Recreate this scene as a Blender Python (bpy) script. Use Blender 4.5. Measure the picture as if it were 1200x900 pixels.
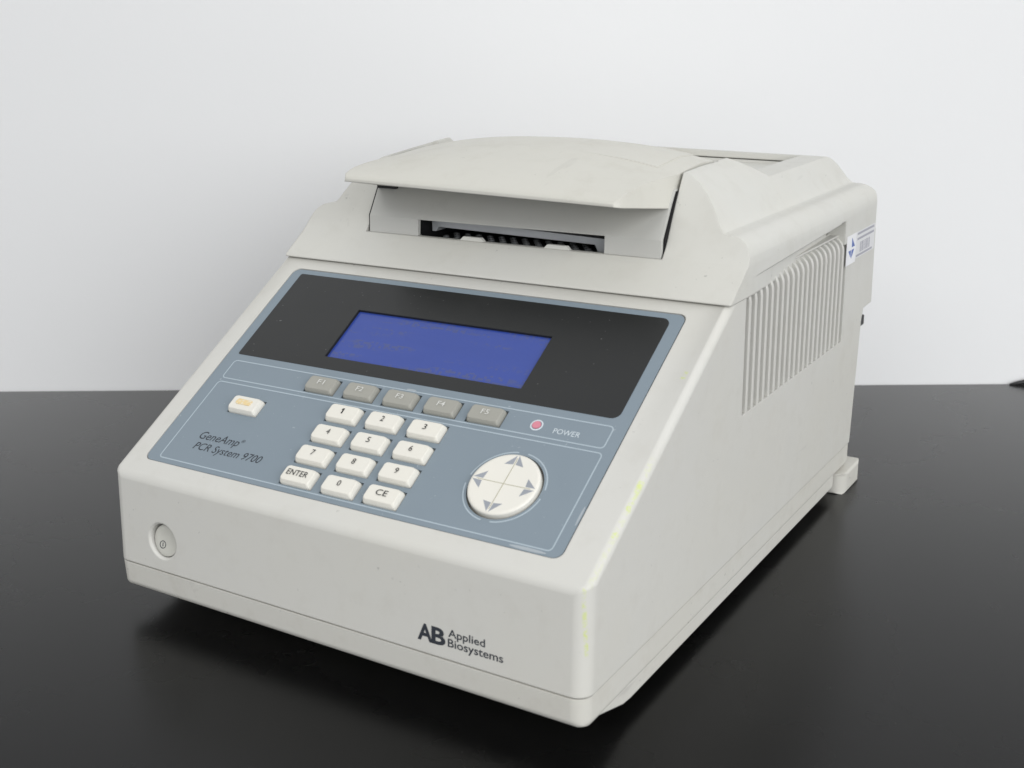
import bpy, bmesh, math, random
from mathutils import Vector, Matrix

random.seed(7)
for o in list(bpy.data.objects):
    bpy.data.objects.remove(o)
scene = bpy.context.scene
COL = scene.collection

# ------------------------------------------------------------------ units
# everything is modelled in centimetres, x 0..26 across the front of the
# machine, y backwards, z from the seam above the base; W() gives metres with
# the table top at z = 0 and the machine centred on x = 0.
TABLE = -2.75
def W(p):
    return Vector(((p[0] - 13.0) * .01, p[1] * .01, (p[2] - TABLE) * .01))

# ------------------------------------------------------------------ camera
cam_d = bpy.data.cameras.new('camera')
cam = bpy.data.objects.new('camera', cam_d)
COL.objects.link(cam)
scene.camera = cam
cR = Vector((0.85058217, 0.52558903, -0.01631414))
cU = Vector((-0.14000939, 0.25626966, 0.95641164))
cF = Vector((-0.50686028, 0.81122256, -0.2915658))
cP = W((45.196, -35.637, 25.1081))
cam.matrix_world = Matrix(((cR.x, cU.x, -cF.x, cP.x), (cR.y, cU.y, -cF.y, cP.y),
                           (cR.z, cU.z, -cF.z, cP.z), (0, 0, 0, 1)))
cam_d.sensor_width = 36.0
cam_d.lens = 36.0 * 1410.556 / 1200.0
cam_d.clip_start = .01
cam_d.clip_end = 50
cam_d.dof.use_dof = True
cam_d.dof.focus_distance = .62
cam_d.dof.aperture_fstop = 18

# ------------------------------------------------------------------ light
world = bpy.data.worlds.new('World')
scene.world = world
world.use_nodes = True
bg = world.node_tree.nodes['Background']
bg.inputs['Color'].default_value = (.97, .985, 1, 1)
bg.inputs['Strength'].default_value = .56

def area(name, loc, target, size, power, color=(1, 1, 1)):
    d = bpy.data.lights.new(name, 'AREA')
    d.shape = 'RECTANGLE'
    d.size, d.size_y = size
    d.energy = power
    d.color = color
    o = bpy.data.objects.new(name, d)
    o.location = loc
    o.rotation_euler = (Vector(target) - Vector(loc)).to_track_quat('-Z', 'Y').to_euler()
    COL.objects.link(o)
    return o
area('ceiling_lamp', (.25, .25, 1.7), (.05, .15, 0), (1.2, .9), 1.5, (1, .99, .97))
area('softbox_lamp', (1.48, -.66, .78), (.02, .15, .1), (1.6, 1.1), 22.5, (.985, .995, 1))
area('fill_lamp', (-.15, -1.25, 1.4), (-.2, .3, .2), (1.2, .8), 8.0, (1, .997, .985))  # unseen fill, added to brighten the left wall and the front face

vs = scene.view_settings
vs.view_transform = 'Standard'
vs.look = 'None'
vs.exposure = 0
vs.gamma = 1
vs.use_curve_mapping = False
scene.render.engine = 'CYCLES'

# ------------------------------------------------------------------ materials
def new_mat(name):
    m = bpy.data.materials.new(name)
    m.use_nodes = True
    nt = m.node_tree
    return m, nt, nt.nodes['Principled BSDF']

def nd(nt, kind, **kw):
    n = nt.nodes.new(kind)
    for k, v in kw.items():
        setattr(n, k, v)
    return n

def mathn(nt, op, a, b=None, clamp=False):
    n = nt.nodes.new('ShaderNodeMath')
    n.operation = op
    n.use_clamp = clamp
    for i, v in enumerate((a, b)):
        if v is None:
            continue
        if isinstance(v, (int, float)):
            n.inputs[i].default_value = v
        else:
            nt.links.new(v, n.inputs[i])
    return n.outputs[0]

def maprange(nt, v, a, b, c=0, d=1):
    n = nt.nodes.new('ShaderNodeMapRange')
    n.interpolation_type = 'SMOOTHSTEP'
    nt.links.new(v, n.inputs['Value'])
    for k, q in zip(('From Min', 'From Max', 'To Min', 'To Max'), (a, b, c, d)):
        n.inputs[k].default_value = q
    return n.outputs[0]

def noise(nt, vec, scale, detail=4, rough=.55, stretch=None):
    n = nt.nodes.new('ShaderNodeTexNoise')
    n.inputs['Scale'].default_value = scale
    n.inputs['Detail'].default_value = detail
    n.inputs['Roughness'].default_value = rough
    if stretch:
        mp = nt.nodes.new('ShaderNodeMapping')
        mp.inputs['Scale'].default_value = stretch
        nt.links.new(vec, mp.inputs['Vector'])
        vec = mp.outputs[0]
    nt.links.new(vec, n.inputs['Vector'])
    return n.outputs['Fac']

def mixc(nt, fac, a, b):
    n = nt.nodes.new('ShaderNodeMix')
    n.data_type = 'RGBA'
    if isinstance(fac, (int, float)):
        n.inputs['Factor'].default_value = fac
    else:
        nt.links.new(fac, n.inputs['Factor'])
    for k, v in ((6, a), (7, b)):
        if isinstance(v, tuple):
            n.inputs[k].default_value = (*v, 1)
        else:
            nt.links.new(v, n.inputs[k])
    return n.outputs[2]

def plastic(name, col, rough=.5, bevel=.0006, grain=.06, dirt=.5, marks=False, spec=.4, yellow=.3):
    m, nt, b = new_mat(name)
    tc = nd(nt, 'ShaderNodeTexCoord')
    geo = nd(nt, 'ShaderNodeNewGeometry')
    pos = geo.outputs['Position']
    # slow yellowing, rubbed grime and small scuffs
    n1 = noise(nt, pos, 9, 3)
    n2 = noise(nt, pos, 60, 6, .65)
    n3 = noise(nt, pos, 330, 3, .6)
    n4 = noise(nt, pos, 45, 2, .5)
    yel = tuple(c * k for c, k in zip(col, (.985, .965, .90)))
    c = mixc(nt, mathn(nt, 'MULTIPLY', maprange(nt, n1, .35, .7), yellow), col, yel)
    dark = tuple(k * f for k, f in zip(col, (.80, .78, .74)))
    f = mathn(nt, 'MULTIPLY', maprange(nt, n2, .48, .72), .30 * dirt)
    c = mixc(nt, f, c, dark)
    scuff = mathn(nt, 'MULTIPLY', maprange(nt, n3, .675, .72), maprange(nt, n4, .53, .63))
    c = mixc(nt, mathn(nt, 'MULTIPLY', scuff, .55 * dirt), c, (.12, .12, .115))
    n6 = noise(nt, pos, 70, 3, .6, (1.0, .12, .9))
    n7 = noise(nt, pos, 24, 2, .5)
    scr = mathn(nt, 'MULTIPLY', maprange(nt, n6, .665, .69), maprange(nt, n7, .5, .62))
    c = mixc(nt, mathn(nt, 'MULTIPLY', scr, .25 * dirt), c, tuple(k * .55 for k in col))
    if marks:
        sep = nd(nt, 'ShaderNodeSeparateXYZ')
        nt.links.new(pos, sep.inputs[0])
        x, y, z = sep.outputs
        nz = noise(nt, pos, 420, 3, .7)
        nb = noise(nt, pos, 55, 2, .5)
        # yellow-green highlighter rubbed along the right corner
        s = mathn(nt, 'ADD', mathn(nt, 'MULTIPLY', y, .8516), mathn(nt, 'MULTIPLY', z, .5242))  # along the slope
        s0 = .8516 * .00499 + .5242 * (.046784 - TABLE * .01)
        s = mathn(nt, 'SUBTRACT', s, s0)
        onslope = maprange(nt, z, .0705, .0735)
        xb = mathn(nt, 'MULTIPLY', maprange(nt, x, .1271, .1279), maprange(nt, x, .1297, .1290))
        def span(v, a, b, e):
            return mathn(nt, 'MULTIPLY', maprange(nt, v, a - e, a), maprange(nt, v, b + e, b))
        seg = mathn(nt, 'MAXIMUM', span(s, .038, .050, .004), span(s, .0235, .0262, .0012))
        seg = mathn(nt, 'MAXIMUM', seg, mathn(nt, 'MULTIPLY', span(s, .004, .060, .006), .26))
        g1 = mathn(nt, 'MULTIPLY', mathn(nt, 'MULTIPLY', xb, seg), onslope)
        xb2 = span(x, .1236, .1252, .0006)
        g3 = mathn(nt, 'MULTIPLY', mathn(nt, 'MULTIPLY', xb2, span(s, .1080, .1110, .0012)), onslope)
        front = mathn(nt, 'MULTIPLY', span(y, .0034, .0041, .0005), maprange(nt, x, .1262, .127))
        g2 = mathn(nt, 'MULTIPLY', front, mathn(nt, 'MAXIMUM', span(z, .0465, .0545, .002),
                                               mathn(nt, 'MULTIPLY', span(z, .0465, .0745, .001), .75)))
        g = mathn(nt, 'MAXIMUM', mathn(nt, 'MAXIMUM', g1, g2), g3)
        g = mathn(nt, 'MULTIPLY', g, maprange(nt, nz, .42, .60))
        g = mathn(nt, 'MULTIPLY', g, maprange(nt, nb, .25, .5, .35, 1))
        c = mixc(nt, mathn(nt, 'MULTIPLY', g, .72), c, (.55, .64, .12))
    nt.links.new(c, b.inputs['Base Color'])
    b.inputs['Specular IOR Level'].default_value = spec
    r = maprange(nt, n2, .3, .8, rough - .06, rough + .08)
    nt.links.new(r, b.inputs['Roughness'])
    bump = nd(nt, 'ShaderNodeBump')
    bump.inputs['Strength'].default_value = grain
    bump.inputs['Distance'].default_value = .0004
    nf = noise(nt, pos, 2600, 2, .5)
    nt.links.new(nf, bump.inputs['Height'])
    if bevel:
        bv = nd(nt, 'ShaderNodeBevel')
        bv.samples = 6
        bv.inputs['Radius'].default_value = bevel
        nt.links.new(bv.outputs[0], bump.inputs['Normal'])
    nt.links.new(bump.outputs[0], b.inputs['Normal'])
    return m

HOUSE = (.59, .583, .55)
M = {}
M['housing'] = plastic('aged_beige_plastic', HOUSE, .52, .0007, marks=True, dirt=.55)
M['cover'] = plastic('aged_cover_plastic', (.595, .59, .555), .52, .0010, dirt=.6)
M['lid'] = plastic('aged_lid_plastic', (.59, .58, .53), .50, .0008, dirt=.7, yellow=.12)
M['base'] = plastic('base_plastic', (.59, .58, .54), .55, .0008, dirt=1.0)
M['panelgrey'] = plastic('lid_panel_grey_plastic', (.52, .52, .50), .5, .0006, dirt=.3)
M['key'] = plastic('cream_key_plastic', (.74, .72, .66), .42, .0004, dirt=.25)
M['fkey'] = plastic('grey_key_plastic', (.335, .33, .295), .45, .0004, dirt=.2, yellow=.1)
M['button'] = plastic('button_plastic', (.53, .525, .48), .45, .0004, dirt=.2)
M['tab'] = plastic('white_tab_plastic', (.66, .66, .63), .5, .0003, dirt=.2)

def simple(name, col, rough=.5, spec=.5, metal=0, coat=0):
    m, nt, b = new_mat(name)
    geo = nd(nt, 'ShaderNodeNewGeometry')
    n = noise(nt, geo.outputs['Position'], 120, 4)
    lo = tuple(c * .92 for c in col)
    hi = tuple(min(1, c * 1.06) for c in col)
    nt.links.new(mixc(nt, n, lo, hi), b.inputs['Base Color'])
    b.inputs['Roughness'].default_value = rough
    b.inputs['Specular IOR Level'].default_value = spec
    b.inputs['Metallic'].default_value = metal
    b.inputs['Coat Weight'].default_value = coat
    return m
M['black'] = simple('matte_black', (.012, .012, .013), .5)
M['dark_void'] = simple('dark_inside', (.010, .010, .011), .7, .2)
M['print_dark'] = simple('dark_print', (.035, .04, .05), .5, .3)
M['print_key'] = simple('key_print', (.03, .03, .03), .5, .3)
M['print_white'] = simple('white_print', (.60, .66, .70), .5, .3)
M['print_line'] = simple('pale_blue_print', (.40, .47, .52), .5, .3)
M['worn_film'] = simple('worn_overlay_film', (.36, .40, .43), .5, .3)
M['print_fkey'] = simple('pale_key_print', (.66, .66, .63), .5, .3)
M['print_orange'] = simple('worn_orange_print', (.74, .61, .41), .45, .4)
M['arrow'] = simple('arrow_print', (.30, .32, .355), .45, .4)
M['led'] = simple('pink_lens', (.62, .22, .28), .25, .6)
M['metal'] = simple('brushed_metal', (.62, .64, .66), .45, .5, .25)
M['rim'] = simple('dull_metal_rim', (.20, .205, .21), .35, .6, .3)
M['groove'] = simple('engraved_line', (.42, .40, .30), .6, .3)
M['white_paper'] = simple('white_paper', (.80, .80, .82), .45, .5)
M['silver_paper'] = simple('silver_label_film', (.68, .68, .69), .4, .5)
M['ink_grey'] = simple('grey_ink', (.36, .36, .41), .5, .3)
M['ink_blue'] = simple('blue_ink', (.10, .16, .42), .5, .3)

# blue-grey control overlay with wiped smudges and bare worn edges
m, nt, b = new_mat('blue_grey_overlay')
geo = nd(nt, 'ShaderNodeNewGeometry')
pos = geo.outputs['Position']
n1 = noise(nt, pos, 30, 5, .6)
n2 = noise(nt, pos, 12, 2)
c = mixc(nt, n1, (.196, .243, .283), (.216, .263, .303))
c = mixc(nt, mathn(nt, 'MULTIPLY', maprange(nt, n2, .52, .68), .16), c, (.17, .20, .23))
n5 = noise(nt, pos, 400, 3, .6)
c = mixc(nt, mathn(nt, 'MULTIPLY', maprange(nt, n5, .70, .73), .4), c, (.45, .5, .53))
nt.links.new(c, b.inputs['Base Color'])
nt.links.new(maprange(nt, n1, .3, .7, .40, .52), b.inputs['Roughness'])
b.inputs['Specular IOR Level'].default_value = .45
M['overlay'] = m

m, nt, b = new_mat('black_window_film')
geo = nd(nt, 'ShaderNodeNewGeometry')
pos = geo.outputs['Position']
n1 = noise(nt, pos, 25, 5, .65)
n3 = noise(nt, pos, 520, 2, .6)
c = mixc(nt, n1, (.010, .011, .0115), (.015, .016, .016))
c = mixc(nt, mathn(nt, 'MULTIPLY', maprange(nt, n3, .735, .76), .5), c, (.3, .3, .3))
nt.links.new(c, b.inputs['Base Color'])
nt.links.new(maprange(nt, n1, .3, .7, .30, .40), b.inputs['Roughness'])
M['window'] = m

m, nt, b = new_mat('blue_lcd')
tc = nd(nt, 'ShaderNodeTexCoord')
n1 = noise(nt, tc.outputs['Generated'], 3.0, 3, .5)
# faint leftovers of characters burnt into the glass
sep = nd(nt, 'ShaderNodeSeparateXYZ')
nt.links.new(tc.outputs['Generated'], sep.inputs[0])
comb = nd(nt, 'ShaderNodeCombineXYZ')
gx = mathn(nt, 'FLOOR', mathn(nt, 'MULTIPLY', sep.outputs[0], 82))
gy0 = mathn(nt, 'MULTIPLY', sep.outputs[1], 4.0)
gy = mathn(nt, 'FLOOR', mathn(nt, 'MULTIPLY', sep.outputs[1], 28))
nt.links.new(gx, comb.inputs[0])
nt.links.new(gy, comb.inputs[1])
wn = nd(nt, 'ShaderNodeTexWhiteNoise')
nt.links.new(comb.outputs[0], wn.inputs['Vector'])
rowm = mathn(nt, 'FRACT', gy0)
rowm = mathn(nt, 'MULTIPLY', maprange(nt, rowm, .18, .22), maprange(nt, rowm, .82, .78))
g = mathn(nt, 'MULTIPLY', mathn(nt, 'MULTIPLY', maprange(nt, wn.outputs['Value'], .4, .7), rowm), maprange(nt, n1, .46, .58))
c = mixc(nt, n1, (.030, .060, .28), (.036, .070, .33))
c = mixc(nt, mathn(nt, 'MULTIPLY', g, .55), c, (.075, .088, .17))
nt.links.new(c, b.inputs['Base Color'])
b.inputs['Roughness'].default_value = .2
b.inputs['Specular IOR Level'].default_value = .5
M['lcd'] = m

m, nt, b = new_mat('black_table_laminate')
geo = nd(nt, 'ShaderNodeNewGeometry')
pos = geo.outputs['Position']
n1 = noise(nt, pos, 6, 5, .6)
n2 = noise(nt, pos, 260, 3, .6)
n3 = noise(nt, pos, 18, 2)
c = mixc(nt, n1, (.0022, .0022, .0023), (.0032, .0032, .0032))
dust = mathn(nt, 'MULTIPLY', maprange(nt, n2, .725, .76), maprange(nt, n3, .5, .62))
c = mixc(nt, mathn(nt, 'MULTIPLY', dust, .22), c, (.30, .30, .29))
nt.links.new(c, b.inputs['Base Color'])
bump = nd(nt, 'ShaderNodeBump')
bump.inputs['Strength'].default_value = .05
bump.inputs['Distance'].default_value = .0005
nt.links.new(noise(nt, pos, 900, 2), bump.inputs['Height'])
dif = nd(nt, 'ShaderNodeBsdfDiffuse')
nt.links.new(c, dif.inputs['Color'])
glo = nd(nt, 'ShaderNodeBsdfGlossy')
glo.inputs['Color'].default_value = (1, 1, 1, 1)
nt.links.new(maprange(nt, n1, .3, .75, .25, .31), glo.inputs['Roughness'])
fre = nd(nt, 'ShaderNodeFresnel')
fre.inputs['IOR'].default_value = 1.5
fac = mathn(nt, 'MULTIPLY', mathn(nt, 'POWER', fre.outputs[0], 1.58), 2.8, True)
mix = nd(nt, 'ShaderNodeMixShader')
nt.links.new(fac, mix.inputs[0])
nt.links.new(dif.outputs[0], mix.inputs[1])
nt.links.new(glo.outputs[0], mix.inputs[2])
for q in (dif, glo):
    nt.links.new(bump.outputs[0], q.inputs['Normal'])
nt.links.new(mix.outputs[0], nt.nodes['Material Output'].inputs['Surface'])
nt.nodes.remove(b)
M['table'] = m

m, nt, b = new_mat('white_wall_paint')
geo = nd(nt, 'ShaderNodeNewGeometry')
pos = geo.outputs['Position']
n1 = noise(nt, pos, 2.2, 4)
nt.links.new(mixc(nt, n1, (.80, .805, .81), (.83, .83, .835)), b.inputs['Base Color'])
b.inputs['Roughness'].default_value = .75
b.inputs['Specular IOR Level'].default_value = .25
bump = nd(nt, 'ShaderNodeBump')
bump.inputs['Strength'].default_value = .08
bump.inputs['Distance'].default_value = .001
nt.links.new(noise(nt, pos, 180, 4), bump.inputs['Height'])
nt.links.new(bump.outputs[0], b.inputs['Normal'])
M['wall'] = m

# ------------------------------------------------------------------ mesh helpers (cm)
def mesh(verts, faces):
    me = bpy.data.meshes.new('m')
    me.from_pydata([tuple(v) for v in verts], [], faces)
    bm = bmesh.new()
    bm.from_mesh(me)
    bmesh.ops.recalc_face_normals(bm, faces=bm.faces)
    bm.to_mesh(me)
    bm.free()
    return me

def prism(poly, frame, a, b):
    """poly: 2-D points; frame(u, v, w) -> xyz; extruded w from a to b"""
    n = len(poly)
    vs_ = [frame(u, v, a) for u, v in poly] + [frame(u, v, b) for u, v in poly]
    fs = [list(range(n))[::-1], list(range(n, 2 * n))]
    fs += [[i, (i + 1) % n, n + (i + 1) % n, n + i] for i in range(n)]
    return mesh(vs_, fs)

FX = lambda u, v, w: (w, u, v)      # poly in y-z, extruded along x
FY = lambda u, v, w: (u, w, v)      # poly in x-z, extruded along y
FZ = lambda u, v, w: (u, v, w)      # poly in x-y, extruded along z
SA = Vector((0, .499, 4.6784))
SD = (Vector((0, 13.5809, 12.7312)) - SA).normalized()
SN = Vector((0, -SD.z, SD.y))
def FS(u, v, w):                    # on the sloped control face: x, distance up the slope, height off it
    return SA + Vector((u, 0, 0)) + SD * v + SN * w
FD = Vector((0, .25, 4.525)).normalized()
FN = Vector((0, -FD.z, FD.y))
def FF(u, v, w):                    # on the raked front face
    return Vector((u, 0, 0)) + FD * v + FN * w

def rrect(x0, x1, y0, y1, r, n=5):
    pts = []
    rs = r if isinstance(r, (tuple, list)) else (r, r, r, r)
    for (cx, cy, a0), q in zip((((x1, y0, -90)), (x1, y1, 0), (x0, y1, 90), (x0, y0, 180)), rs):
        sx = -1 if cx == x1 else 1
        sy = -1 if cy == y1 else 1
        ox, oy = cx + sx * q, cy + sy * q
        k = n if q > 0 else 0
        for i in range(k + 1):
            a = math.radians(a0 + (90 * i / k if k else 0))
            pts.append((ox + q * math.cos(a), oy + q * math.sin(a)))
    return pts

def circle(cx, cy, r, n=48, ry=None):
    ry = ry or r
    return [(cx + r * math.cos(2 * math.pi * i / n), cy + ry * math.sin(2 * math.pi * i / n)) for i in range(n)]

def box(x0, x1, y0, y1, z0, z1):
    return prism([(x0, y0), (x1, y0), (x1, y1), (x0, y1)], FZ, z0, z1)

def join(mes):
    bm = bmesh.new()
    for me in mes:
        bm.from_mesh(me)
    out = bpy.data.meshes.new('m')
    bm.to_mesh(out)
    bm.free()
    return out

def evaluated(me, setup):
    o = bpy.data.objects.new('tmp', me)
    COL.objects.link(o)
    extra = setup(o) or []
    bpy.context.view_layer.update()
    dg = bpy.context.evaluated_depsgraph_get()
    out = bpy.data.meshes.new_from_object(o.evaluated_get(dg))
    for q in [o] + extra:
        bpy.data.objects.remove(q)
    return out

def boolean(me, cutter, op='DIFFERENCE'):
    def setup(o):
        c = bpy.data.objects.new('tmpc', cutter)
        COL.objects.link(c)
        md = o.modifiers.new('b', 'BOOLEAN')
        md.operation = op
        md.solver = 'EXACT'
        md.object = c
        return [c]
    return evaluated(me, setup)

def bevel_weights(me, fn, width=1.0, seg=5):
    """fn(p, q) -> bevel radius in cm for the edge between points p and q"""
    at = me.attributes.new('bevel_weight_edge', 'FLOAT', 'EDGE')
    for e in me.edges:
        p, q = me.vertices[e.vertices[0]].co, me.vertices[e.vertices[1]].co
        at.data[e.index].value = fn(p, q) / width
    def setup(o):
        md = o.modifiers.new('bv', 'BEVEL')
        md.limit_method = 'WEIGHT'
        md.width = width
        md.segments = seg
        md.use_clamp_overlap = False
        md.miter_outer = 'MITER_ARC' if False else 'MITER_SHARP'
    return evaluated(me, setup)

def bevel_all(me, r, seg=3, angle=25):
    def setup(o):
        md = o.modifiers.new('bv', 'BEVEL')
        md.limit_method = 'ANGLE'
        md.angle_limit = math.radians(angle)
        md.width = r
        md.segments = seg
    return evaluated(me, setup)

def obj(name, me, mat, parent=None, smooth=32, origin=None, raw=False):
    """finish a cm mesh as an object in metres; origin (cm) becomes the object's own origin"""
    me = me.copy()
    me.name = name
    o0 = W(origin) if origin is not None else Vector((0, 0, 0))
    for v in me.vertices:
        v.co = W(v.co) - o0
    me.materials.clear()
    me.materials.append(M[mat])
    for p in me.polygons:
        p.material_index = 0
    if smooth:
        me.polygons.foreach_set('use_smooth', [True] * len(me.polygons))
        me.set_sharp_from_angle(angle=math.radians(smooth))
    o = bpy.data.objects.new(name, me)
    o.location = o0
    COL.objects.link(o)
    if parent:
        o.parent = parent
        if parent.type == 'MESH':
            o.location = o0 - Vector(parent.location)
    if smooth:
        wn_ = o.modifiers.new('weighted_normals', 'WEIGHTED_NORMAL')
        wn_.keep_sharp = True
    return o

def text_mesh(body, frame, x0, x1, y0, y1, w0, w1, shear=0, bold=0, fit=True):
    """flat printed lettering: fills the box x0..x1, y0..y1 of the frame"""
    cu = bpy.data.curves.new('t', 'FONT')
    cu.body = body
    cu.size = 1
    cu.shear = shear
    cu.offset = bold
    cu.resolution_u = 3
    o = bpy.data.objects.new('t', cu)
    COL.objects.link(o)
    bpy.context.view_layer.update()
    dg = bpy.context.evaluated_depsgraph_get()
    me = bpy.data.meshes.new_from_object(o.evaluated_get(dg))
    bpy.data.objects.remove(o)
    xs = [v.co.x for v in me.vertices]
    ys = [v.co.y for v in me.vertices]
    ax, bx, ay, by = min(xs), max(xs), min(ys), max(ys)
    for v in me.vertices:
        u = x0 + (v.co.x - ax) / (bx - ax) * (x1 - x0)
        t = y0 + (v.co.y - ay) / (by - ay) * (y1 - y0)
        v.co = frame(u, t, w1)
    return me

def ring(poly_out, poly_in, frame, w0, w1):
    n = len(poly_out)
    vs_ = [frame(*p, w1) for p in poly_out] + [frame(*p, w1) for p in poly_in]
    vs_ += [frame(*p, w0) for p in poly_out] + [frame(*p, w0) for p in poly_in]
    fs = []
    for i in range(n):
        j = (i + 1) % n
        fs += [[i, j, n + j, n + i], [2 * n + i, 2 * n + j, j, i], [n + i, n + j, 3 * n + j, 3 * n + i],
               [3 * n + i, 3 * n + j, 2 * n + j, 2 * n + i]]
    return mesh(vs_, fs)

def arc_band(cx, cy, r0, r1, a0, a1, frame, w0, w1, n=24):
    poly = [(cx + r1 * math.cos(math.radians(a0 + (a1 - a0) * i / n)), cy + r1 * math.sin(math.radians(a0 + (a1 - a0) * i / n))) for i in range(n + 1)]
    poly += [(cx + r0 * math.cos(math.radians(a1 + (a0 - a1) * i / n)), cy + r0 * math.sin(math.radians(a1 + (a0 - a1) * i / n))) for i in range(n + 1)]
    return prism(poly, frame, w0, w1)

# ------------------------------------------------------------------ setting
w0 = Vector((-37.96, 20.52, 0))
w1 = Vector((31.66, 60.94, 0))
wd = (w1 - w0).normalized()
wnrm = Vector((wd.y, -wd.x, 0))                 # towards the room
a_, b_ = w0 - wd * 110, w1 + wd * 130
c_, d_ = b_ + wnrm * 165, a_ + wnrm * 165
tb = prism([(p.x, p.y) for p in (a_, b_, c_, d_)], FZ, TABLE - 3, TABLE)
o = obj('table_top', tb, 'table', smooth=0)
o['kind'] = 'structure'
wl = prism([(p.x, p.y) for p in (a_ - wd * 40, b_ + wd * 40, b_ + wd * 40 - wnrm * 4, a_ - wd * 40 - wnrm * 4)],
           FZ, TABLE - 60, TABLE + 150)
for v in wl.vertices:
    v.co -= wnrm * .12
o = obj('wall', wl, 'wall', smooth=0)
o['kind'] = 'structure'

# ------------------------------------------------------------------ the machine
root = bpy.data.objects.new('thermal_cycler', None)
root.empty_display_size = .05
COL.objects.link(root)
root['label'] = 'beige benchtop laboratory thermal cycler with blue-grey keypad on black table'
root['category'] = 'lab instrument'

# ---- lower housing
prof = [(0, .035), (.25, 4.525), (13.55, 12.71), (36.45, 12.73), (36.6, 8.25), (34.75, 8.2), (34.66, 7.4), (33.9, .035)]
body = prism(prof, FX, -.12, 26)
def near(p, pt, e=.05):
    return abs(p.y - pt[0]) < e and abs(p.z - pt[1]) < e
def bw(p, q):
    if abs(p.x - q.x) > 1:                       # edges across the machine
        if near(p, prof[1]):
            return .30
        return 0
    if near(p, prof[0]) and near(q, prof[1]) or near(p, prof[1]) and near(q, prof[0]):
        return .72
    if near(p, prof[1]) and near(q, prof[2]) or near(p, prof[2]) and near(q, prof[1]):
        return .36
    if p.y > 33 and q.y > 33 and abs(p.z - q.z) > 3:
        return .25
    return 0
body = bevel_weights(body, bw, 1.0, 6)

LX0, LX1, LS0, LS1 = 1.20, 24.25, .78, 14.50
KEYS = [('1', 10.5, 5.52), ('2', 12.82, 5.52), ('3', 15.17, 5.52),
        ('4', 10.5, 4.24), ('5', 12.82, 4.24), ('6', 15.17, 4.24),
        ('7', 10.47, 2.96), ('8', 12.82, 2.96), ('9', 15.17, 2.97),
        ('ENTER', 10.45, 1.71), ('0', 12.82, 1.70), ('CE', 15.15, 1.71)]
FKEYS = [('F1', 8.22, 6.93), ('F2', 10.57, 6.93), ('F3', 12.90, 6.93), ('F4', 15.22, 6.93), ('F5', 17.58, 6.93)]
STOP = (4.80, 4.92)
PAD = (20.28, 3.56, 1.60)
LCD = (7.08, 18.42, 8.78, 12.12)

def key_hole(cx, cy, w, h):
    return [(cx - w / 2 - .09, cy - h / 2 - .02), (cx + w / 2 + .05, cy - h / 2 - .02),
            (cx + w / 2 + .05, cy + h / 2 + .06), (cx - w / 2 - .09, cy + h / 2 + .06)]
holes = []
for t, x, s in KEYS + [('S', *STOP)]:
    holes.append(key_hole(x + .03, s - .04, 1.76, .94))
for t, x, s in FKEYS:
    holes.append(key_hole(x, s, 1.72, .90))
holes.append(circle(PAD[0], PAD[1], PAD[2] + .10, 64))
lcd_hole = [(LCD[0], LCD[2]), (LCD[1], LCD[2]), (LCD[1], LCD[3]), (LCD[0], LCD[3])]

body = boolean(body, prism(rrect(LX0, LX1, LS0, LS1, .42), FS, -.16, .6))
body = boolean(body, join([prism(h, FS, -.55, .3) for h in holes + [lcd_hole]]))
# round well of the rocker switch with a soft countersink
PBX, PBZ = 3.15, 1.56
body = boolean(body, prism(circle(PBX, PBZ, .84, 48), FF, -.75, .5))
cs = circle(0, 0, 1, 48)
v_ = [FF(PBX + .96 * a, PBZ + .96 * b2, .02) for a, b2 in cs] + [FF(PBX + .84 * a, PBZ + .84 * b2, -.10) for a, b2 in cs]
body = boolean(body, mesh(v_, [list(range(48))[::-1], list(range(48, 96))] + [[i, (i + 1) % 48, 48 + (i + 1) % 48, 48 + i] for i in range(48)]))
# pocket behind the vent slats
V0, PITCH, NSLOT, SLOTW = 15.32, .742, 21, .46
V1 = V0 + (NSLOT - 1) * PITCH + SLOTW
body = boolean(body, box(24.7, 27, V0, V1, 7.08, 14))
housing = obj('lower_housing', body, 'housing', root)

# vent slats: bars whose tops roll inwards under the cover
sl = [(24.6, 7.05), (26.0, 7.05), (26.0, 12.38), (25.97, 12.62), (25.88, 12.84), (25.73, 13.02), (25.52, 13.14), (25.3, 13.19), (24.6, 13.19)]
first = None
for i in range(NSLOT - 1):
    y0 = V0 + i * PITCH + SLOTW
    if first is None:
        me = bevel_all(prism(sl, FY, y0, y0 + PITCH - SLOTW), .05, 2, 60)
        first = obj('vent_slat', me, 'housing', housing, origin=(26, y0, 7.05))
    else:
        c = first.copy()
        COL.objects.link(c)
        c.parent = housing
        c.location = W((26, y0, 7.05))

obj('vent_lip', box(24.3, 25.62, V0 + .1, V1 - .02, 13.14, 13.25), 'housing', housing)

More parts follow.
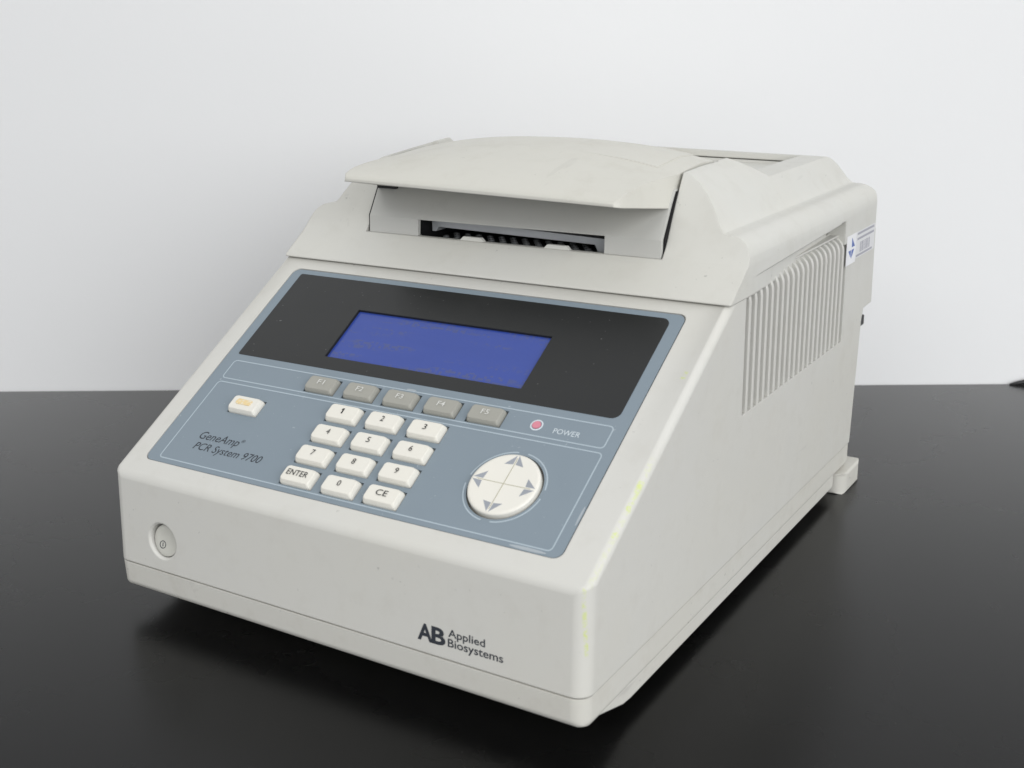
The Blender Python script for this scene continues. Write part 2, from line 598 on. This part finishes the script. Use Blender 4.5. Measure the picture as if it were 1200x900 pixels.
# ---- rocker switch
btn = prism(circle(0, 0, .77, 48), lambda u, v, w: FF(PBX + u + .05, PBZ + v - .02, w - .10 - .16 * (v / .77) ** 1 * .6 - .10 * (1 - (u * u + v * v) / .6)), -.5, 0)
nb_ = 48
bm = bmesh.new()
rings = []
for k in range(6):
    r = .77 * (1 - k / 6)
    rings.append([bm.verts.new(FF(PBX + .04 + r * math.cos(2 * math.pi * i / nb_), PBZ - .01 + r * math.sin(2 * math.pi * i / nb_),
                  -.16 - .11 * (r * math.sin(2 * math.pi * i / nb_)) - .10 * (1 - (r / .77) ** 2) - (.05 if k == 0 else 0))) for i in range(nb_)])
low = [bm.verts.new(FF(PBX + .04 + .77 * math.cos(2 * math.pi * i / nb_), PBZ - .01 + .77 * math.sin(2 * math.pi * i / nb_), -.72)) for i in range(nb_)]
for i in range(nb_):
    j = (i + 1) % nb_
    bm.faces.new((low[i], low[j], rings[0][j], rings[0][i]))
    for k in range(5):
        bm.faces.new((rings[k][i], rings[k][j], rings[k + 1][j], rings[k + 1][i]))
bm.faces.new(rings[5])
bmesh.ops.recalc_face_normals(bm, faces=bm.faces)
btn = bpy.data.meshes.new('m')
bm.to_mesh(btn)
bm.free()
button = obj('power_button', btn, 'button', root, smooth=45)
SYX, SYZ = PBX - .20, PBZ - .26
def FB(u, v, w):
    du, dv = u - PBX - .04, v - PBZ + .01
    return FF(u, v, -.16 - .11 * dv - .10 * (1 - (du * du + dv * dv) / .593) + w)
sym = join([ring(circle(SYX, SYZ, .19, 28), circle(SYX, SYZ, .155, 28), FB, -.02, .012),
            prism([(SYX - .02, SYZ - .09), (SYX + .02, SYZ - .09), (SYX + .02, SYZ + .09), (SYX - .02, SYZ + .09)], FB, -.02, .012)])
obj('power_symbol', sym, 'print_dark', button, smooth=0)
obj('switch_well', prism(circle(PBX, PBZ, .83, 32), FF, -.745, -.74), 'dark_void', root, smooth=0)

# ---- base tray (chin), bottom plate, feet
tray = box(-.10, 25.95, .0, 33.9, -1.42, -.035)
def tw(p, q):
    vert = abs(p.z - q.z) > .5
    if vert:
        return .72 if p.y < 5 else .3
    if p.z < -1 and q.z < -1:
        if p.y < 5 and q.y < 5:
            return .42
        return .34
    return 0
for v in tray.vertices:
    if v.co.z < -1 and v.co.y < 5:
        v.co.y += .06
tray = bevel_weights(tray, tw, 1.0, 6)
tray_o = obj('base_tray', tray, 'base', root, smooth=40)
seam = box(.14, 25.86, .10, 33.8, -.2, .2)
seam = bevel_weights(seam, lambda p, q: .9 if abs(p.z - q.z) > .2 and p.y < 5 else 0, 1.0, 6)
obj('seam_gasket', seam, 'groove', root)
pl = prism([(1.35, -1.3), (3.5, -1.95), (4.2, -2.02), (31.3, -2.08), (31.3, -1.3)], FX, .12, 25.86)
plate_o = obj('bottom_plate', pl, 'base', root)
ft = None
for x0, x1 in ((24.2, 26.40), (-.40, 1.8)):
    me = box(x0, x1, 31.8, 35.3, -2.75, -1.45)
    me = bevel_weights(me, lambda p, q: .75 if abs(p.z - q.z) > .5 else .16, 1.0, 5)
    obj('rear_foot', me, 'base', root, smooth=40)
for x0 in (2.2, 21.8):
    me = prism(circle(x0 + 1, 5.2, 1.0, 32), FZ, -2.75, -1.9)
    obj('front_foot', me, 'black', root)
# rear socket that peeks out past the back edge
obj('rear_connector', bevel_all(box(25.1, 25.72, 34.3, 36.15, 6.85, 7.45), .05, 2), 'black', root)

# ---- upper cover
half = [(26.03, 12.73), (26.03, 14.2), (25.97, 14.55), (25.82, 14.86), (25.6, 15.10), (25.3, 15.28), (25.0, 15.36), (24.72, 15.36),
        (24.48, 15.42), (24.28, 15.65), (24.02, 16.07), (23.66, 16.58), (23.22, 17.08), (22.72, 17.51), (22.2, 17.84), (21.75, 18.03), (21.6, 18.09)]
sec = half + [(26 - x, z) for x, z in half[::-1]]
vol = prism(sec, FY, 10, 40)
cprof = [(13.40, 12.73), (13.40, 12.79), (13.50, 12.88), (14.5, 13.56), (15.28, 14.14), (15.58, 14.5), (15.88, 15.0), (16.22, 15.7), (16.7, 16.6), (17.15, 17.35),
         (17.5, 17.92), (22.95, 18.14), (23.05, 18.04), (24.95, 16.98), (34.6, 17.0), (35.05, 16.85), (35.35, 16.5), (35.7, 15.75), (35.95, 15.45),
         (36.2, 15.3), (36.42, 14.95), (36.5, 14.4), (36.5, 12.73)]
cov = boolean(prism(cprof, FX, -1, 27), vol, 'INTERSECT')
# rounded front corners of the shoulders (plan view)
plan = rrect(-.03, 26.03, 13.2, 36.5, (.85, .5, .5, .85), 8)
plan = [(x, y) for x, y in plan]
cov = boolean(cov, prism(rrect(-.03, 26.03, 13.25, 36.55, (.34, .6, .6, .34), 6), FZ, 12, 20), 'INTERSECT')
# bay of the lid, tub behind it, slot under the rear rail
cov = boolean(cov, box(4.22, 21.78, 10, 21.8, 14.12, 20))
cov = boolean(cov, box(4.6, 21.7, 21.5, 34.3, 16.45, 20))
cov = boolean(cov, box(5.2, 21.2, 34.0, 34.6, 16.60, 16.67))
cov = boolean(cov, box(7.6, 18.72, 15.62, 22.0, 13.0, 15))
# tapering finger channel above the vents
ch = [(26.06, 15.75), (26.6, 15.75), (26.6, 30.05), (25.15, 30.05)]
cv = [(x, y, 12.5) for x, y in ch] + [(x, y, 13.52 + (y - 15.75) / 14.3 * .52) for x, y in ch]
wedge = mesh(cv, [[0, 1, 2, 3], [4, 5, 6, 7], [0, 1, 5, 4], [1, 2, 6, 5], [2, 3, 7, 6], [3, 0, 4, 7]])
cov = boolean(cov, wedge)
cov = boolean(cov, bevel_weights(box(24.75, 26.8, 29.15, 30.08, 13.3, 14.06), lambda p, q: .3 if abs(p.x - q.x) > .5 and p.z > 13.9 and p.y > 30 else 0, 1.0, 5))
for v in cov.vertices:                      # the far rail stands a little higher than the near one
    if v.co.z > 15.4:
        v.co.z += .056 * max(0, 11 - v.co.x) * min(1, (v.co.z - 15.4) / 2.5) * max(0, min(1, (v.co.y - 17.7) / 5.2))
cover = obj('upper_cover', cov, 'cover', root, smooth=34)

# ---- lid: visor handle lofted from cross-sections
def lerp_tab(tab, y):
    if y <= tab[0][0]:
        return tab[0][1]
    for (a, fa), (b2, fb) in zip(tab, tab[1:]):
        if y <= b2:
            t = (y - a) / (b2 - a)
            return fa + (fb - fa) * t
    return tab[-1][1]
HW = [(12.40, 7.62), (12.7, 7.85), (13.5, 8.0), (15.3, 8.15), (17.3, 8.60), (24, 8.60)]      # half width at the crease
ZC = [(12.40, 17.16), (12.5, 17.30), (12.7, 17.42), (13.3, 17.60), (14.2, 17.74), (15.3, 17.84), (17.3, 17.88), (20, 18.10), (21.6, 18.04)]
CR = [(12.40, .02), (12.7, .10), (13.5, .28), (15.3, .62), (17.3, .94), (20.0, .96), (21.6, .86)]
HB = [(12.40, 7.7), (12.7, 7.95), (16.5, 8.66), (24, 8.66)]
ZB = [(12.40, 17.06), (12.7, 17.0), (16.5, 16.40), (17.0, 16.35), (24, 16.3)]
ys = [12.40, 12.44, 12.5, 12.58, 12.7, 12.9, 13.2, 13.6, 14.0, 14.5, 15.0, 15.5, 16.0, 16.5, 17.0, 17.4, 18, 18.6, 19.3, 20, 20.6, 21.0, 21.3, 21.5, 21.6]
NT = 40
bm = bmesh.new()
rows = []
def lid_z(x, y):
    t = max(0, min(1, (18.5 - y) / 6.0))
    hw = lerp_tab(HW, y)
    u = max(-1, min(1, (x - 13) / hw))
    cr = lerp_tab(CR, y)
    return lerp_tab(ZC, y) + cr * (1 - abs(u) ** 2.2) - .022 * (x - 13) * t
for y in ys:
    hw, hb, zb = lerp_tab(HW, y), lerp_tab(HB, y), lerp_tab(ZB, y)
    t = max(0, min(1, (18.5 - y) / 6.0))
    row = []
    tl = lambda x: -.022 * (x - 13) * t
    row.append((13 - hb, y, zb + tl(13 - hb)))
    for k in range(NT + 1):
        x = 13 - hw + 2 * hw * k / NT
        row.append((x, y, lid_z(x, y)))
    row.append((13 + hb, y, zb + tl(13 + hb)))
    for k in range(1, NT):
        x = 13 + hb - 2 * hb * k / NT
        row.append((x, y, zb + tl(x) - .0))
    rows.append([bm.verts.new(p) for p in row])
n = len(rows[0])
for r0, r1 in zip(rows, rows[1:]):
    for i in range(n):
        j = (i + 1) % n
        bm.faces.new((r0[i], r0[j], r1[j], r1[i]))
bm.faces.new(rows[0])
bm.faces.new(rows[-1])
bmesh.ops.recalc_face_normals(bm, faces=bm.faces)
lid_me = bpy.data.meshes.new('m')
bm.to_mesh(lid_me)
bm.free()
lid = obj('lid', lid_me, 'lid', root, smooth=38)
# shallow raised rear field on the lid's top
bm = bmesh.new()
rows = []
for k in range(21):
    x = 15.6 + 4.9 * k / 20
    lift = -.01 + .06 * max(0, min(1, (x - 15.9) / 3.6))
    rows.append([bm.verts.new((x, y, lid_z(x, y) + lift + dz)) for dz in (0, -.3) for y in (17.35, 18.4, 19.3, 20, 20.8, 21.55)])
for a, b2 in zip(rows, rows[1:]):
    for i in range(5):
        bm.faces.new((a[i], a[i + 1], b2[i + 1], b2[i]))
        bm.faces.new((a[6 + i], a[7 + i], b2[7 + i], b2[6 + i]))
    bm.faces.new((a[0], b2[0], b2[6], a[6]))
    bm.faces.new((a[5], b2[5], b2[11], a[11]))
for a in (rows[0], rows[-1]):
    for i in range(5):
        bm.faces.new((a[i], a[i + 1], a[i + 7], a[i + 6]))
bmesh.ops.recalc_face_normals(bm, faces=bm.faces)
me = bpy.data.meshes.new('m')
bm.to_mesh(me)
bm.free()
obj('raised_field', me, 'lid', lid, smooth=38)

# front panel of the lid under the visor, with the wide slot
fp = [(15.36, 14.125), (15.42, 14.99), (16.40, 16.62), (16.9, 17.2), (17.2, 17.2), (16.68, 16.62), (15.68, 14.99), (15.60, 14.125)]
pan = prism(fp, FX, 4.42, 21.68)
pan = boolean(pan, box(7.62, 18.68, 14.5, 18.5, 13.5, 14.98))
panel = obj('lid_front_panel', pan, 'panelgrey', root, smooth=14)
shade_prof = [(15.56, 14.125), (15.60, 14.99), (16.50, 16.5), (16.9, 17.1), (17.4, 17.1), (17.4, 14.125)]  # near-black strips standing in for the shade in the lid gaps
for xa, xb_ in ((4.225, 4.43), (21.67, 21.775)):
    obj('gap_shade', prism(shade_prof, FX, xa, xb_), 'dark_void', root, smooth=0)
obj('hinge_block', bevel_all(box(4.45, 5.75, 16.1, 16.9, 16.38, 16.75), .06, 2), 'black', root)
obj('cavity_shade', join([box(6.2, 19.4, 20.0, 20.05, 12.2, 15.6), box(6.2, 19.4, 16.0, 20.0, 13.02, 13.06), box(7.45, 7.66, 15.74, 20, 13.03, 14.97)]), 'dark_void', root, smooth=0)  # near-black sheets that put the shade inside the slot into colour
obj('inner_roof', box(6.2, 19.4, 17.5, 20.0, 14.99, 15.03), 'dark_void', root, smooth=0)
# heater plate frame seen through the slot
hp = [(7.75, 14.22), (8.0, 14.23), (8.18, 14.47), (17.58, 14.28), (17.74, 13.94), (18.6, 13.92), (18.6, 14.60), (12.8, 14.78), (7.75, 14.80)]
obj('heater_plate', bevel_all(prism(hp, FY, 16.5, 17.4), .03, 2, 40), 'metal', root)
block = obj('sample_block', box(7.7, 18.6, 15.75, 20, 13.05, 13.86), 'black', root, smooth=0)
rims = obj('well_rims', join([ring(circle(8.3 + .72 * i + .36 * (j % 2), 16.0 + .5 * j, .17, 12), circle(8.3 + .72 * i + .36 * (j % 2), 16.0 + .5 * j, .09, 12), FZ, 13.85, 13.95)
                              for i in range(14) for j in range(5)]), 'rim', block, smooth=0)
rims['kind'] = 'stuff'
for x0 in (10.2, 15.22):
    me = prism([(x0, 14.05), (x0 + .28, 14.31), (x0 + 1.36, 14.31), (x0 + 1.62, 14.05)], FY, 15.40, 15.62)
    obj('locating_tab', me, 'tab', root, smooth=0)

# ---- control panel overlay
ov = prism(rrect(LX0 + .045, LX1 - .045, LS0 + .03, LS1 - .06, .40), FS, -.155, -.02)
ov = boolean(ov, join([prism(h, FS, -.5, .3) for h in holes + [lcd_hole]]))
panel_o = obj('control_panel', ov, 'overlay', root, smooth=0)
win = prism(rrect(1.86, 23.58, 8.02, 14.12, (.40, .40, .12, .12)), FS, -.03, -.008)
win = boolean(win, prism(lcd_hole, FS, -.5, .3))
obj('display_window', win, 'window', panel_o, smooth=0)
obj('lcd_screen', prism([(LCD[0] - .2, LCD[2] - .2), (LCD[1] + .2, LCD[2] - .2), (LCD[1] + .2, LCD[3] + .2), (LCD[0] - .2, LCD[3] + .2)], FS, -.22, -.14), 'lcd', panel_o, smooth=0)
obj('lcd_bezel', ring([(LCD[0] - .01, LCD[2] - .01), (LCD[1] + .01, LCD[2] - .01), (LCD[1] + .01, LCD[3] + .01), (LCD[0] - .01, LCD[3] + .01)],
                      [(LCD[0] + .02, LCD[2] + .02), (LCD[1] - .02, LCD[2] + .02), (LCD[1] - .02, LCD[3] - .02), (LCD[0] + .02, LCD[3] - .02)], FS, -.14, -.02), 'black', panel_o, smooth=0)
LW = .055
for (x0, x1, s0, s1, r) in ((1.98, 23.62, 6.36, 7.62, .22), (1.98, 23.72, 1.05, 6.16, .22)):
    me = ring(rrect(x0, x1, s0, s1, r), rrect(x0 + LW, x1 - LW, s0 + LW, s1 - LW, r - LW), FS, -.03, -.014)
    obj('printed_border', me, 'print_line', panel_o, smooth=0)
for a in (0, 90, 180, 270):
    me = arc_band(PAD[0], PAD[1], 1.80, 1.86, a + 7, a + 83, FS, -.03, -.014)
    obj('printed_arc', me, 'print_line', panel_o, smooth=0)
obj('printed_title', text_mesh('GeneAmp', FS, 3.42, 5.95, 2.42, 3.02, 0, -.014, .22, .002), 'print_dark', panel_o, smooth=0)
obj('printed_title', text_mesh('\u00ae', FS, 6.0, 6.2, 2.84, 3.02, 0, -.014, .22), 'print_dark', panel_o, smooth=0)
obj('printed_title', text_mesh('PCR System 9700', FS, 3.52, 7.80, 1.80, 2.36, 0, -.014, .22, .002), 'print_dark', panel_o, smooth=0)
obj('printed_word', text_mesh('POWER', FS, 21.02, 22.30, 6.70, 6.98, 0, -.014, .0), 'print_white', panel_o, smooth=0)
obj('led_ring', ring(circle(20.13, 6.96, .30, 32), circle(20.13, 6.96, .235, 32), FS, -.03, .0), 'print_white', panel_o, smooth=0)
obj('led_lens', prism(circle(20.13, 6.96, .20, 24), FS, -.03, .03), 'led', panel_o, smooth=0)
# bare worn spots on the overlay's edge
obj('worn_spot', prism(circle(22.7, .93, .85, 24, .075), FS, -.03, -.017), 'worn_film', panel_o, smooth=0)
obj('worn_spot', prism(circle(24.12, 2.95, .05, 16, .5), FS, -.03, -.017), 'worn_film', panel_o, smooth=0)
obj('worn_spot', prism(circle(13.05, 7.66, .28, 16, .05), FS, -.03, -.012), 'worn_film', panel_o, smooth=0)

# ---- keys
def key_mesh(w, h, tw_, th_, ht, chamfer, r=.14):
    """a cap: base w x h, top tw x th (top shifted up the slope a little), far right corner cut"""
    def outline(w_, h_, c, rr):
        x, y = w_ / 2, h_ / 2
        pts = []
        for cx, cy, a0 in ((x, -y, -90), (x, y, 0), (-x, y, 90), (-x, -y, 180)):
            if cx > 0 and cy > 0 and c:
                pts += [(x, y - c * .75), (x - c * .3, y - c * .25), (x - c, y)]
                continue
            sx, sy = -math.copysign(1, cx), -math.copysign(1, cy)
            for i in range(3):
                a = math.radians(a0 + 45 * i)
                pts.append((cx + sx * rr + rr * math.cos(a), cy + sy * rr + rr * math.sin(a)))
        return pts
    lv = [(w, h, chamfer * .8, -.4, 0), (w, h, chamfer * .8, .05, 0), (w - .03, h - .03, chamfer * .85, .10, .0),
          (tw_ + .06, th_ + .06, chamfer, ht - .04, .01), (tw_, th_, chamfer, ht, .01)]
    vs_, fs = [], []
    n = None
    for (a, b2, c, z, dy) in lv:
        o_ = outline(a, b2, c, r)
        n = len(o_)
        for x, y in o_:
            zz = z - .035 * (2 * y / b2) ** 2 * (1 if z > .2 else 0)
            vs_.append((x, y + dy, zz))
    for k in range(len(lv) - 1):
        for i in range(n):
            j = (i + 1) % n
            fs.append([k * n + i, k * n + j, (k + 1) * n + j, (k + 1) * n + i])
    fs.append(list(range(n))[::-1])
    fs.append(list(range((len(lv) - 1) * n, len(lv) * n)))
    return vs_, fs

def place_key(name, mv, x, s, mat, label=None):
    vs_, fs = mv
    me = mesh([FS(u + x, v + s, w) for u, v, w in vs_], fs)
    o = obj(name, me, mat, root, smooth=40)
    if label:
        o['label'] = label
    return o
kv = key_mesh(1.76, .96, 1.60, .78, .30, .20)
kf = key_mesh(1.70, .92, 1.56, .76, .26, .0)
for t, x, s in KEYS:
    o = place_key('entry_key' if len(t) > 1 else 'number_key', kv, x + .03, s - .04, 'key', 'cream key marked ' + t)
    h = .30
    wd_ = {'ENTER': 1.18, 'CE': .60}.get(t, .18 if t != '1' else .14)
    cx, cy = x + .02, s + .02
    if t == 'ENTER':
        cx -= .02
    if t == '1':
        one = [(cx - .02, cy - .15), (cx + .03, cy - .15), (cx + .03, cy + .15), (cx - .01, cy + .15), (cx - .08, cy + .09), (cx - .08, cy + .05), (cx - .02, cy + .09)]
        obj('key_legend', prism(one, FS, .28, .308), 'print_key', o, smooth=0)
        continue
    obj('key_legend', text_mesh(t, FS, cx - wd_ / 2, cx + wd_ / 2, cy - h / 2, cy + h / 2, 0, .308, .0, .0), 'print_key', o, smooth=0)
for t, x, s in FKEYS:
    o = place_key('function_key', kf, x, s, 'fkey', 'grey key marked ' + t)
    obj('key_legend', text_mesh(t, FS, x - .2, x + .2, s - .08, s + .19, 0, .268, 0, .004), 'print_fkey', o, smooth=0)
o = place_key('stop_key', kv, STOP[0] + .03, STOP[1] - .04, 'key', 'cream key with worn orange print')
m, nt, b = new_mat('worn_orange_on_cream')
geo = nd(nt, 'ShaderNodeNewGeometry')
n1 = noise(nt, geo.outputs['Position'], 700, 4, .7)
nt.links.new(mixc(nt, maprange(nt, n1, .30, .58), (.74, .72, .66), (.76, .58, .28)), b.inputs['Base Color'])
b.inputs['Roughness'].default_value = .45
M['orange_worn'] = m
obj('key_legend', prism(rrect(STOP[0] - .48, STOP[0] + .48, STOP[1] - .15, STOP[1] + .17, .1), FS, .27, .306), 'orange_worn', o, smooth=0)

# ---- direction pad
px, py, pr = PAD
bm = bmesh.new()
N = 72
lv = [(pr, -.5), (pr, .10), (pr - .02, .15), (pr - .07, .185), (pr - .15, .195)] + [(pr * k, .195 - .03 * (1 - k * k)) for k in (.7, .45, .2)]
rings = []
for r, z in lv:
    rings.append([bm.verts.new(FS(px + r * math.cos(2 * math.pi * i / N), py + r * math.sin(2 * math.pi * i / N), z)) for i in range(N)])
for a, b2 in zip(rings, rings[1:]):
    for i in range(N):
        j = (i + 1) % N
        bm.faces.new((a[i], a[j], b2[j], b2[i]))
bm.faces.new(rings[-1])
bm.faces.new(rings[0])
bmesh.ops.recalc_face_normals(bm, faces=bm.faces)
me = bpy.data.meshes.new('m')
bm.to_mesh(me)
bm.free()
pad = obj('direction_pad', me, 'key', root, smooth=40)
def FP(u, v, w):
    k = min(1, math.hypot(u, v) / pr)
    return FS(px + u, py + v, .195 - .03 * (1 - k * k) + w)
def strip(p, q, wid, w0_, w1_, n=8):
    p, q = Vector(p), Vector(q)
    d = (q - p).normalized()
    t = Vector((-d.y, d.x)) * wid / 2
    poly = [tuple(p + (q - p) * i / n - t) for i in range(n + 1)] + [tuple(q + (p - q) * i / n + t) for i in range(n + 1)]
    return prism(poly, FP, w0_, w1_)
obj('pad_groove', strip((0, -1.45), (0, 1.45), .035, -.05, .004), 'groove', pad, smooth=0)
obj('pad_groove', strip((-1.45, 0), (1.45, 0), .035, -.05, .003), 'groove', pad, smooth=0)
for a in range(4):
    ca, sa = math.cos(a * math.pi / 2), math.sin(a * math.pi / 2)
    pieces = []
    for s_ in (-1, 1):
        tri = [(s_ * .05, 1.50), (s_ * .46, .98), (s_ * .06, 1.03)]
        tri = [(x * ca - y * sa, x * sa + y * ca) for x, y in tri]
        pieces.append(prism(tri, FP, -.02, .006))
    obj('pad_arrow', join(pieces), 'arrow', pad, smooth=0)

# ---- maker's mark on the front
fr = .012
obj('printed_logo', join([text_mesh('A', FF, 18.10, 18.86, .57, 1.34, 0, fr, .0, .03), text_mesh('B', FF, 18.80, 19.50, .57, 1.34, 0, fr, .0, .03)]), 'print_dark', housing, smooth=0)
obj('printed_name', text_mesh('Applied', FF, 19.64, 21.42, .96, 1.42, 0, fr, .0, .012), 'print_dark', housing, smooth=0)
obj('printed_name', text_mesh('Biosystems', FF, 19.62, 22.28, .51, .99, 0, fr, .0, .012), 'print_dark', housing, smooth=0)
# ---- inventory sticker on the side
def FR(u, v, w):
    return (26.03 + w, u, v)
st = obj('inventory_sticker', prism([(30.45, 11.45), (32.15, 11.45), (32.15, 13.12), (30.45, 13.12)], FR, -.02, .012), 'white_paper', root, smooth=0)
obj('sticker_film', prism([(32.15, 11.6), (35.9, 11.6), (35.9, 13.12), (32.15, 13.12)], FR, -.02, .010), 'silver_paper', st, smooth=0)
obj('sticker_emblem', join([prism(t, FR, .0, .016) for t in (
    [(31.35, 12.4), (31.95, 12.4), (31.35, 12.95)], [(30.75, 12.25), (31.25, 12.25), (31.25, 11.8)], [(31.35, 12.25), (31.85, 12.25), (31.35, 11.75)])]), 'ink_blue', st, smooth=0)
lines = [prism([(32.4, z), (35.7, z), (35.7, z + .13), (32.4, z + .13)], FR, 0, .014) for z in (12.92, 12.62)]
lines += [prism([(32.3, 11.66), (35.5, 11.66), (35.5, 11.78), (32.3, 11.78)], FR, 0, .014)]
obj('sticker_text', join(lines), 'ink_grey', st, smooth=0)
bars = []
y = 33.0
while y < 35.0:
    w_ = random.choice((.05, .08, .12))
    bars.append(prism([(y, 11.86), (y + w_, 11.86), (y + w_, 12.45), (y, 12.45)], FR, 0, .014))
    y += w_ + random.choice((.05, .08, .1))
obj('sticker_barcode', join(bars), 'ink_grey', st, smooth=0)

# ---- dark cable end lying by the wall at the right edge of the view
cb = []
path = [(30.75, 60.15, -2.69), (31.3, 60.45, -2.58), (32.2, 60.95, -2.44), (34, 61.95, -2.34), (37, 63.7, -2.34), (41, 66.0, -2.34)]
bm = bmesh.new()
rr = []
for i, p in enumerate(path):
    q = path[min(i + 1, len(path) - 1)]
    p0 = path[max(i - 1, 0)]
    t = (Vector(q) - Vector(p0)).normalized()
    s1 = t.cross(Vector((0, 0, 1))).normalized()
    s2 = s1.cross(t)
    r = (.06, .15, .25, .32, .34, .34)[i]
    rr.append([bm.verts.new(Vector(p) + r * (math.cos(k * math.pi / 6) * s1 + math.sin(k * math.pi / 6) * s2)) for k in range(12)])
for a, b2 in zip(rr, rr[1:]):
    for i in range(12):
        bm.faces.new((a[i], a[(i + 1) % 12], b2[(i + 1) % 12], b2[i]))
bm.faces.new(rr[0]); bm.faces.new(rr[-1])
bmesh.ops.recalc_face_normals(bm, faces=bm.faces)
me = bpy.data.meshes.new('m')
bm.to_mesh(me)
bm.free()
o = obj('power_cable', me, 'black', smooth=60)
o['label'] = 'end of a thin black cable lying against the wall at far right'
o['category'] = 'cable'
